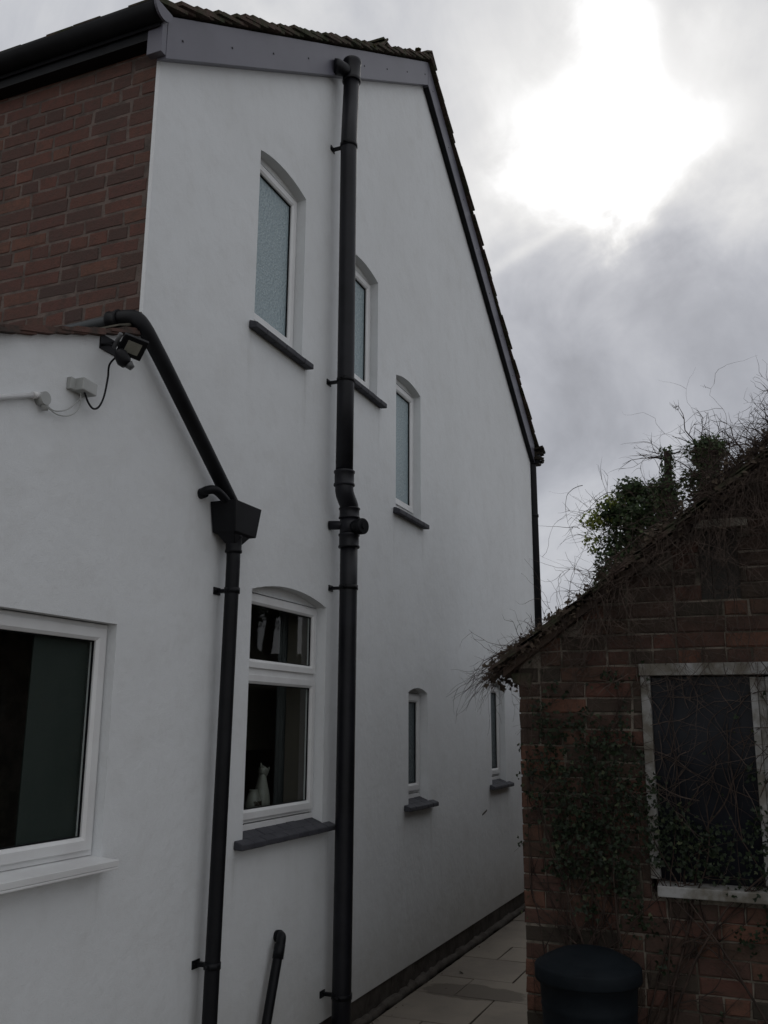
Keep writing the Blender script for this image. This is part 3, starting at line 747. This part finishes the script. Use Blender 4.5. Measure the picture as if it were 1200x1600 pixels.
jb = thing('junction_box', 'small pale grey junction box on the wall left of the floodlight', 'junction box', (0, 2.76, 2.91))
MB().box(.0, .022, 2.695, 2.735, 2.880, 2.930).build('gland', 'galv', jb, bevel=.003)
m = MB(); ja = V(0, .98, -.05).normalized(); jz = V(0, .05, .98).normalized(); m.obox((.032, 2.765, 2.905), V(1, 0, 0), ja, jz, .028, .042, .026); m.build('box', 'galv', jb, bevel=.004)
cb = MB().tube(spline([(.115, 2.86, 3.075), (.06, 2.868, 3.04), (.045, 2.880, 2.985), (.042, 2.870, 2.905), (.042, 2.845, 2.850), (.042, 2.812, 2.830), (.042, 2.780, 2.845), (.040, 2.755, 2.882)], 6), .0042, 8).build('black_cable', 'black', loc=(.04, 2.8, 2.85))
tag(cb, 'black cable looping from the floodlight down to the junction box', 'cable')
wl = thing('white_cable', 'pair of thin white cables sagging between the conduit end and the junction box', 'cable', (.02, 2.66, 2.77))
for P in ([(.02, 2.577, 2.770), (.022, 2.622, 2.762), (.022, 2.689, 2.790), (.024, 2.742, 2.842), (.028, 2.775, 2.882)], [(.02, 2.577, 2.766), (.022, 2.639, 2.752), (.022, 2.708, 2.772), (.024, 2.752, 2.820), (.028, 2.748, 2.884)]):
    MB().tube(spline(P, 6), .0026, 6).build('strand', 'galv', wl)
cn = thing('conduit', 'white plastic conduit running up the wall to a round end fitting', 'conduit', (.02, 2.3, 2.7))
sl_ = (2.796 - 2.723) / (2.539 - 2.352)
MB().tube([(.018, 1.2, 2.80 - sl_ * 1.34), (.018, 2.53, 2.797)], .0105, 14).build('tube', 'upvc', cn)
MB().tube([(.018, 2.505, 2.786), (.018, 2.535, 2.798)], .0135, 14).build('coupler', 'upvc', cn)
m = MB(); m.tube([(.0, 2.558, 2.790), (.036, 2.558, 2.790)], .026, 18); m.tube([(.02, 2.566, 2.78), (.02, 2.573, 2.748)], [.016, .012], 10); m.build('end_fitting', 'galv', cn)

# chip in the render below the far slot window
ck = MB(); ck.obox((.0015, 8.31, .83), V(1, 0, 0), V(0, .98, .2).normalized(), V(0, -.2, .98).normalized(), .001, .07, .007)
ck.build('render_chip', 'plinth', house)

# ------------------------------------------------------------------ brick shed
YS = 4.6; SX0 = 1.305; SX1 = 5.5; SAX = 3.40
st = lambda x: (1.862 + .73 * (x - 1.285)) if x < SAX else (1.862 + .73 * (SAX - 1.285)) - .73 * (x - SAX)
shed = thing('brick_shed', 'old red brick outbuilding with a steep tiled gable and flaking white window', 'shed', (SX0, YS, GZ))
WX0, WX1, WZ0, WZ1 = 1.90, 3.05, .86, 1.88
VX0, VX1, VZ0, VZ1 = 2.20, 2.38, 2.18, 2.513
b = MB(); brickwork(b, SX0, SX1, GZ - .05, st(SAX) + .1, YS, st, [(WX0, WX1, WZ0, WZ1), (VX0 - .03, VX1 + .05, VZ1 - .03, VZ1 + .040), (VX0, VX1, VZ0, VZ1)], 21, hdr=.22, h=.068, jw=.007, wear=.0035)
# teeth of the side bricks seen at the corner
b.build('brick_wall', 'shedbrick', shed)
m = MB()
m.poly([[(SX0 + .006, GZ - .1), (SX1 - .006, GZ - .1), (SX1 - .006, st(SX1) + .02), (SAX, st(SAX) + .03), (SX0 + .006, st(SX0) + .02)],
        [(WX0, WZ0), (WX1, WZ0), (WX1, WZ1), (WX0, WZ1)], [(VX0, VZ0), (VX1, VZ0), (VX1, VZ1), (VX0, VZ1)]],
       lambda p: (p[0], YS + .007, p[1]), lambda p: (p[0], YS + .22, p[1]))
m.build('mortar_bed', 'shedmortar', shed)
m = MB(); m.box(SX0 + .01, SX0 + .22, YS + .22, 7.2, GZ - .1, st(SX0)); m.box(SX1 - .22, SX1 - .01, YS + .22, 7.2, GZ - .1, st(SX1)); m.box(SX0 + .01, SX1 - .01, 7.2, 7.4, GZ - .1, st(SX0)); m.poly([[(SX0 + .01, st(SX0)), (SX1 - .01, st(SX1)), (SAX, st(SAX) + .02)]], lambda p: (p[0], 7.21, p[1]), lambda p: (p[0], 7.39, p[1])); m.build('side_wall', 'shedbrick', shed)
# kneeler stone at the eaves
m = MB(); m.hexa([(SX0 - .030, YS - .006, 1.80), (SX0 + .06, YS - .006, 1.77), (SX0 + .06, YS + .2, 1.77), (SX0 - .030, YS + .2, 1.80), (SX0 - .04, YS - .006, 1.85), (SX0 + .07, YS - .006, 1.85), (SX0 + .07, YS + .2, 1.85), (SX0 - .04, YS + .2, 1.85)])
m.build('kneeler', 'tile', shed, bevel=.008)
# roof
m = MB()
for (xa, xb) in ((SX0 - .065, SAX), (SX1 + .10, SAX)):
    m.poly([[(xa, st(xa) if xa < SAX else st(xa)), (xb, st(SAX)), (xb, st(SAX) + .045), (xa, st(xa) + .045)]], lambda p: (p[0], YS - .05, p[1]), lambda p: (p[0], 7.45, p[1]))
sr = m.build('roof', 'wood', shed)
m = MB(); r2 = random.Random(77)
for sg in (1, -1):
    xs_ = (SX0 - .12) if sg > 0 else (SX1 + .12); L = abs(SAX - xs_) / math.cos(math.atan(.73)); n = int(L / .1)
    d = V(sg, 0, .73).normalized(); nn = V(-sg * .73, 0, 1).normalized()
    for k in range(n):
        yq = YS - .085; 
        while yq < 7.45:
            o = V(xs_, yq, st(SX0) - .73 * .12 + .045) + d * (k * .1 + r2.uniform(-.01, .01)) + nn * (.022 + r2.uniform(0, .008))
            t_ = .08; dd = (d - nn * t_).normalized(); n2_ = (nn + d * t_).normalized()
            wv = .165 if yq < 5.2 else (7.45 - yq)
            m.hexa([o + dd * u + n2_ * v_ + V(0, w__, 0) for v_ in (0, .013) for (w__, u) in ((0, 0), (wv - .003, 0), (wv - .003, .25), (0, .25))])
            yq += wv
m.build('roof_tile', 'tile', sr)
# window
m = MB()
def bar(x0, x1, z0, z1, ya=YS - .012, yb=YS + .06): m.box(x0, x1, ya, yb, z0, z1)
bar(WX0 - .004, WX1 + .004, WZ1 - .052, WZ1 + .004, YS - .022, YS + .07)
bar(WX0, WX0 + .044, WZ0 + .06, WZ1 - .053); bar(WX1 - .055, WX1, WZ0 + .06, WZ1 - .063)
bar(2.385, 2.415, WZ0 + .06, WZ1 - .063); bar(2.450, 2.490, WZ0 + .06, WZ1 - .063, YS - .004); bar(2.4155, 2.4495, WZ0 + .06, WZ1 - .063, YS + .008)
win = m.build('window', 'oldpaint', shed, bevel=.003)
m = MB(); m.hexa([(WX0 + .03, YS - .05, WZ0 - .01), (WX1 + .02, YS - .05, WZ0 - .01), (WX1 + .02, YS + .07, WZ0 - .01), (WX0 + .03, YS + .07, WZ0 - .01),
                  (WX0 + .03, YS - .05, WZ0 + .035), (WX1 + .02, YS - .05, WZ0 + .035), (WX1 + .02, YS + .07, WZ0 + .058), (WX0 + .03, YS + .07, WZ0 + .058)])
m.build('sill', 'oldpaint', win, bevel=.004)
m = MB(); m.box(WX0 + .04, 2.39, YS + .020, YS + .026, WZ0 + .05, WZ1 - .06); m.build('pane', 'dirtyglass', win)
m = MB(); m.box(2.455, WX1 - .05, YS + .020, YS + .026, WZ0 + .05, WZ1 - .06); m.build('pane', 'dirtyglass', win)
MB().box(VX0 - .03, VX1 + .05, YS - .050, YS + .07, VZ1 + .001, VZ1 + .042).build('lintel', 'stone', shed, bevel=.004)
m = MB()
for k in range(3): m.box(VX0 - .012 + k * .068 + .001, VX0 - .012 + (k + 1) * .068 - .002, YS + .018 + .002 * (k % 2), YS + .05, VZ0, VZ1)
m.build('vent_board', simple('grey_weathered_wood', (.032, .030, .026), (.024, .022, .019), 8, .9), shed)

gw = MB(); gw.box(1.36, 1.58, 7.46, 15.0, GZ - .1, 2.15)  # unseen wall, added to block sky light from the far path
gwt = thing('shade_wall', 'unseen brick wall added behind the shed to darken the path', 'unseen wall', (1.47, 11.0, GZ))
gw.build('wall', 'shedbrick', gwt); MB().box(1.33, 1.61, 7.46, 15.02, 2.151, 2.21).build('coping', 'lead', gwt, bevel=.006)
# ------------------------------------------------------------------ dustbin
BX, BY = 1.66, 4.27
db = thing('dustbin', 'round blue black plastic dustbin with a domed lid in front of the brick shed', 'dustbin', (BX, BY, GZ))
prof = [(.165, GZ + .005), (.170, GZ + .02)]
for k in range(1, 9): z = GZ + .02 + k * .075; prof += [(.170 + .0035 * k, z - .01), (.1735 + .0035 * k, z), (.170 + .0035 * k, z + .01)]
prof += [(.203, .53), (.207, .535), (.207, .56)]
MB().lathe((BX, BY, 0), prof, 48).build('body', 'bin', db)
MB().lathe((BX, BY, 0), [(.205, .548), (.222, .548), (.224, .556), (.224, .598), (.220, .606), (.213, .608), (.208, .612), (.185, .628), (.176, .630), (.168, .636), (.12, .658), (.055, .672), (.001, .675)], 48).build('lid', 'bin', db)


# ------------------------------------------------------------------ vegetation
def walk(p, d, L, seg, curl, grav, r):
    P = [p.copy()]; d = d.normalized(); n = max(2, int(L / seg)); drift = V(r.gauss(0, 1), r.gauss(0, 1), r.gauss(0, 1)) * curl * .35
    for i in range(n):
        d = (d + V(r.gauss(0, curl), r.gauss(0, curl), r.gauss(0, curl)) + drift + V(0, 0, -grav)).normalized(); p = p + d * seg; P.append(p.copy())
    return P
def stem(mb, p, d, L, r0, r, curl=.22, grav=.02, kids=2, depth=1, seg=.03, sides=4, keep=None):
    P = walk(p, d, L, seg, curl, grav, r)
    if keep:
        Q = [P[0]]
        for q in P[1:]:
            q2 = keep(q)
            if q2 is None: break
            Q.append(q2)
        P = Q
        if len(P) < 3: return P
    mb.tube(P, [r0 * (1 - .75 * i / (len(P) - 1)) for i in range(len(P))], sides, cap=False)
    if depth > 0:
        for k in range(kids):
            i = r.randrange(1, len(P)); dd = (P[min(i + 1, len(P) - 1)] - P[i - 1]).normalized()
            stem(mb, P[i], dd + V(r.gauss(0, .6), r.gauss(0, .6), r.gauss(0, .6)), L * r.uniform(.25, .55), r0 * .6, r, curl * 1.1, grav, max(1, kids - 1), depth - 1, seg, 3, keep)
    return P
LEAF = [(0, 0), (.38, .10), (.52, .42), (.24, .50), (0, 1.0), (-.24, .50), (-.52, .42), (-.38, .10)]
def leaf(mb, p, n, size, r):
    n = n.normalized(); t = n.orthogonal().normalized(); a = r.uniform(0, 6.283); u = (t * math.cos(a) + n.cross(t) * math.sin(a)); v_ = n.cross(u)
    b_ = len(mb.v); fold = r.uniform(.05, .35); tip = r.uniform(-.3, .3)
    for (x, y_) in LEAF: mb.v.append(p + (u * x * size + v_ * y_ * size + n * (abs(x) * fold + y_ * y_ * tip) * size))
    mb.face((b_, b_ + 1, b_ + 2, b_ + 3, b_ + 4)); mb.face((b_, b_ + 4, b_ + 5, b_ + 6, b_ + 7))

# bare vine over the shed roof, verge and gable
r = random.Random(5)
vine = thing('bare_vine', 'mass of leafless brown climber tangled over the shed roof and hanging down its gable', 'climber', (2.2, YS, GZ))
main = MB(); fine = MB(); hang = MB()
def roofpt(x, y_, h=0): return V(x, y_, st(x) + .10 + h)
# thick stems lying along the roof and verge
for i in range(60):
    x = r.uniform(1.2, 3.6); y_ = r.uniform(YS - .1, YS + .9); sg_ = r.choice((-1, 1)); stem(main, roofpt(x, y_, r.uniform(0, .06)), V(sg_, r.uniform(-.5, .5), sg_ * .7), r.uniform(.4, .9), r.uniform(.004, .009), r, .12, .0, 2, 1, .05, 5,
         keep=lambda q: V(q.x, q.y, min(max(q.z, st(q.x) + .07), st(q.x) + .12 + max(0, q.x - 1.7) * .12)) if q.x > 1.15 else None)
# dense mat
for i in range(1350):
    x = r.triangular(1.18, 3.5, 2.8) if r.random() < .75 else r.uniform(1.18, 3.0); y_ = YS - .12 + abs(r.gauss(0, .40)); h = max(0, (x - 1.7)) * .13
    d = V(r.gauss(-.1, 1), r.gauss(-.2, .8), r.gauss(.15, .6))
    stem(fine, roofpt(x, y_, r.uniform(-.06, h)), d, r.uniform(.10, .18 + .14 * min(2, max(0, x - 1.3))), r.uniform(.0015, .0030), r, .36, .03, 2, 1, .03, 3)
# upright curls on the skyline
for i in range(240):
    x = r.triangular(1.5, 3.1, 2.7); y_ = r.uniform(YS - .05, YS + 1.2); h = max(0, (x - 1.7)) * .12
    stem(fine, roofpt(x, y_, h * r.random()), V(r.gauss(-.55, .6), r.gauss(0, .5), 1.0), r.uniform(.08, .20) + max(0, x - 2.0) * .09, r.uniform(.0014, .0026), r, .22, .05, 2, 1, .03, 3)
# strands hanging over the gable wall
def wallkeep(q): return V(q.x, max(min(q.y, YS - .008), YS - .10), q.z) if q.z > .1 and q.x > SX0 - .02 else None
for i in range(360):
    x = r.triangular(1.30, 3.0, 2.6); z = st(x) + r.uniform(-.05, .08)
    stem(hang, V(x, YS - r.uniform(.03, .12), z), V(r.gauss(0, .45), r.gauss(-.15, .15), -1), r.uniform(.15, .85) * (1.25 if r.random() < .3 else 1), r.uniform(.0012, .0026), r, .26, .03, 3, 1, .035, 3, keep=wallkeep)
for i in range(75):                                          # strands trailing over the window head
    x = r.uniform(1.85, 2.8); z = r.uniform(1.88, 2.35)
    stem(hang, V(x, YS - r.uniform(.03, .09), z), V(r.gauss(0, .5), r.gauss(-.1, .1), -1), r.uniform(.15, .6), r.uniform(.0012, .0024), r, .24, .03, 2, 1, .035, 3, keep=wallkeep)
for i in range(110):                                         # crossing stems on the wall
    x = r.uniform(1.5, 2.9); z = r.uniform(1.2, 2.5)
    if z > st(x) - .05: continue
    stem(hang, V(x, YS - .03, z), V(r.gauss(0, 1), 0, r.gauss(0, .7)), r.uniform(.2, .6), r.uniform(.0015, .003), r, .15, .01, 2, 1, .035, 3, keep=wallkeep)
# drooping spray over the eaves
for i in range(95):
    p = V(r.uniform(1.17, 1.40), YS + r.uniform(-.12, .10), 0); p.z = st(p.x) + .06 + r.uniform(-.03, .05)
    stem(fine, p, V(-1, r.gauss(-.1, .3), r.uniform(-.9, .05)), r.uniform(.08, .36), r.uniform(.0012, .0022), r, .15, .09, 2, 1, .025, 3)
main.build('stem', 'twig', vine, fix=False); fine.build('twig_tangle', 'twig', vine, fix=False); hang.build('hanging_strand', 'twiggrey', vine, fix=False)
# dead leaves and moss caught in the tangle
dl = MB()
for i in range(4200):
    x = r.uniform(1.15, 3.4); leaf(dl, roofpt(x, YS - .10 + abs(r.gauss(0, .35)), r.uniform(-.09, .02 + max(0, x - 1.7) * .10)), V(r.gauss(0, 1), -1, r.gauss(.3, 1)), r.uniform(.015, .035), r)
dl.build('dead_leaf', simple('brown_dead_leaf', (.045, .032, .022), (.07, .05, .032), 20, .9, .2), vine, fix=False)

# ivy on the gable wall
iv = thing('wall_ivy', 'dark leafy ivy creeping across the shed brickwork and the foot of its window', 'ivy', (1.6, YS, GZ))
ist = MB(); lf = MB()
def ivyden(x, z):
    v_ = noise.noise(V(x * 3.1, 2.7, z * 2.6)) * .9 + noise.noise(V(x * 9, 5.1, z * 9)) * .9
    a = max(math.exp(-((x - 1.66) / .27) ** 2 - ((z - 1.20) / .42) ** 2) * 1.05, math.exp(-((x - 2.10) / .30) ** 2 - ((z - 1.10 + (x - 2.0) * .35) / .17) ** 2) * 1.1,
            math.exp(-((x - 2.65) / .30) ** 2 - ((z - .55) / .45) ** 2) * .95, math.exp(-((x - 1.48) / .10) ** 2 - ((z - 1.55) / .35) ** 2) * .8)
    return a + v_ * .55
n = 0
while n < 5200:
    x = r.uniform(1.33, 3.1); z = r.uniform(.15, 1.9)
    if ivyden(x, z) < .5 + r.gauss(0, .16): continue
    leaf(lf, V(x, YS - .012 - abs(r.gauss(0, .035)), z), V(r.gauss(0, .7), -1, r.gauss(.25, .6)), r.uniform(.009, .027), r); n += 1
for (x0, z0, dx) in ((1.50, GZ, .05), (1.62, GZ, .02), (1.78, GZ, .03), (1.95, .3, .15), (1.75, .2, -.1), (2.5, GZ, .1)):
    for k in range(3): stem(ist, V(x0 + r.gauss(0, .015), YS - .014, z0), V(dx, 0, 1), r.uniform(1.1, 1.8), r.uniform(.004, .009), r, .06, -.01, 5, 2, .04, 5, keep=lambda q: V(max(q.x, SX0 + .04), min(max(q.y, YS - .04), YS - .008), q.z) if q.z < 1.9 else None)
for i in range(22):
    x = r.uniform(1.33, 1.36); z = r.choice((1.50, 1.32, 1.05, .72)) + r.gauss(0, .03)
    leaf(lf, V(SX0 - r.uniform(-.02, .02), YS - r.uniform(0, .03), z), V(-.5, -1, .2), r.uniform(.010, .02), r)
ist.build('stem', 'twig', iv, fix=False); lf.build('foliage', 'ivy', iv, fix=False)

# bushes and ivy-clad stumps behind the shed
def clump(mb, c, rad, n, size, r, seedz=0.0):
    k = 0
    while k < n:
        q = V(r.gauss(0, .5), r.gauss(0, .5), r.gauss(0, .5))
        if q.length > 1.05: continue
        if noise.noise(q * 3.0 + V(seedz, 0, 0)) < -.18: k += .25; continue
        p = V(c[0] + q.x * rad[0], c[1] + q.y * rad[1], c[2] + q.z * rad[2])
        leaf(mb, p, q + V(r.gauss(0, .6), r.gauss(-.2, .6), r.gauss(.2, .6)), r.uniform(*size), r); k += 1
b1 = thing('ivy_bush', 'dense dark ivy bush with yellow green leaves at its left, behind the shed roof', 'bush', (1.55, 7.6, GZ))
tr = MB(); tr.tube(spline([(1.78, 7.6, GZ), (1.80, 7.58, 1.2), (1.72, 7.6, 2.2), (1.58, 7.6, 3.1)], 5), [.07 - .002 * i for i in range(16)], 8)
fo = MB()
for (c, rad, n) in (((1.62, 7.6, 3.22), (.34, .30, .24), 3600), ((1.40, 7.55, 3.30), (.17, .2, .13), 900), ((1.42, 7.6, 2.98), (.24, .2, .20), 1300), ((1.27, 7.6, 2.80), (.12, .12, .13), 380), ((1.52, 7.6, 3.48), (.15, .14, .11), 800), ((1.75, 7.6, 3.42), (.18, .16, .15), 1100), ((1.65, 7.6, 2.75), (.4, .3, .3), 2000)):
    clump(fo, c, rad, n, (.018, .040), r, n * .01)
for i in range(75):
    a = r.uniform(1.5, 4.6); p = V(1.50 + r.gauss(0, .16), 7.6, 3.15 + r.gauss(0, .15)); stem(tr, p, V(math.cos(a) * 1.0, r.gauss(0, .4), abs(math.sin(a)) - .25), r.uniform(.25, .55), .0035, r, .16, .04, 2, 1, .035, 3)
tr.build('trunk', 'twig', b1, fix=False); fo.build('crown', 'ivybush', b1, fix=False)
fy = MB()
for (c, rad, n) in (((1.24, 7.5, 3.24), (.13, .12, .09), 210), ((1.38, 7.45, 3.36), (.14, .10, .08), 130), ((1.18, 7.5, 3.05), (.07, .1, .12), 60)): clump(fy, c, rad, n, (.020, .038), r, 3)
fy.build('young_leaves', 'ivyyellow', b1, fix=False)

b2 = thing('ivy_clad_post', 'slim upright stump wrapped in ivy rising above the ivy bush', 'stump', (1.83, 7.5, GZ))
MB().tube([(1.80, 7.5, GZ), (1.80, 7.5, 2.5), (1.83, 7.5, 3.76)], [.05, .04, .028], 10).build('trunk', 'twig', b2)
fo = MB()
for i in range(850):
    z = r.uniform(2.5, 3.80); a = r.uniform(0, 6.28); q = V(math.cos(a), math.sin(a), 0); rad = .045 + .018 * noise.noise(V(z * 6, a, 0)) + r.uniform(0, .018)
    leaf(fo, V(1.80 + .022 * (z - 2.5), 7.5, z) + q * rad, q + V(0, 0, .4), r.uniform(.016, .032), r)
fo.build('foliage', 'ivybush', b2, fix=False)
tw = MB()
for i in range(26): stem(tw, V(1.83, 7.5, r.uniform(3.2, 3.75)), V(r.gauss(-.4, 1), r.gauss(0, .5), r.uniform(.1, 1)), r.uniform(.2, .5), .003, r, .2, .06, 2, 1, .035, 3)
for i in range(3): stem(tw, V(1.82, 7.5, 3.7), V(-1, 0, .2), r.uniform(.25, .38), .005, r, .14, .09, 3, 1, .04, 4)
tw.build('twig', 'twig', b2, fix=False)

b3 = thing('ivy_covered_trunk', 'broad ivy covered trunk with bare branches on top, right of the slim stump', 'tree', (2.15, 7.5, GZ))
MB().tube([(2.12, 7.5, GZ), (2.12, 7.5, 2.2), (2.15, 7.5, 3.75)], [.12, .10, .07], 12).build('trunk', 'twig', b3)
fo = MB()
for (c, rad, n) in (((2.14, 7.5, 3.72), (.17, .16, .15), 1500), ((2.12, 7.5, 3.50), (.15, .16, .2), 1300), ((2.22, 7.5, 3.25), (.28, .2, .27), 1900), ((1.98, 7.5, 3.50), (.09, .1, .1), 150), ((2.45, 7.4, 3.42), (.24, .2, .20), 1200)): clump(fo, c, rad, n, (.018, .036), r, n * .02)
fo.build('crown', 'ivybush', b3, fix=False)
br = MB()
for i in range(16): stem(br, V(2.15 + r.gauss(0, .1), 7.5, 3.75), V(r.gauss(.1, .9), r.gauss(0, .4), r.uniform(.1, .9)), r.uniform(.25, .5), .0065, r, .2, .03, 4, 2, .045, 4)
for i in range(22): stem(br, V(2.45 + r.gauss(0, .22), 7.3, 3.48), V(r.gauss(-.15, .8), r.gauss(0, .4), r.uniform(.2, 1)), r.uniform(.25, .6), .006, r, .16, .0, 4, 2, .045, 4)
br.build('branch', 'twig', b3, fix=False)

# litter on the path
lt = MB()
for i in range(60):
    y_ = r.uniform(4.5, 9.5); leaf(lt, V(.045 + abs(r.gauss(0, .06)), y_, GZ + .008), V(r.gauss(0, .3), r.gauss(0, .3), 1), r.uniform(.008, .02), r)
leaf(lt, V(.20, 6.95, GZ + .01), V(.2, .1, 1), .05, r); leaf(lt, V(.26, 6.5, GZ + .01), V(.2, .1, 1), .02, r)
o = lt.build('leaf_litter', simple('dry_leaf', (.06, .045, .03), (.04, .03, .02), 20, .9), loc=(.1, 7, GZ), fix=False)
tag(o, 'scattered dead leaves along the foot of the white wall', 'leaves'); o['kind'] = 'stuff'
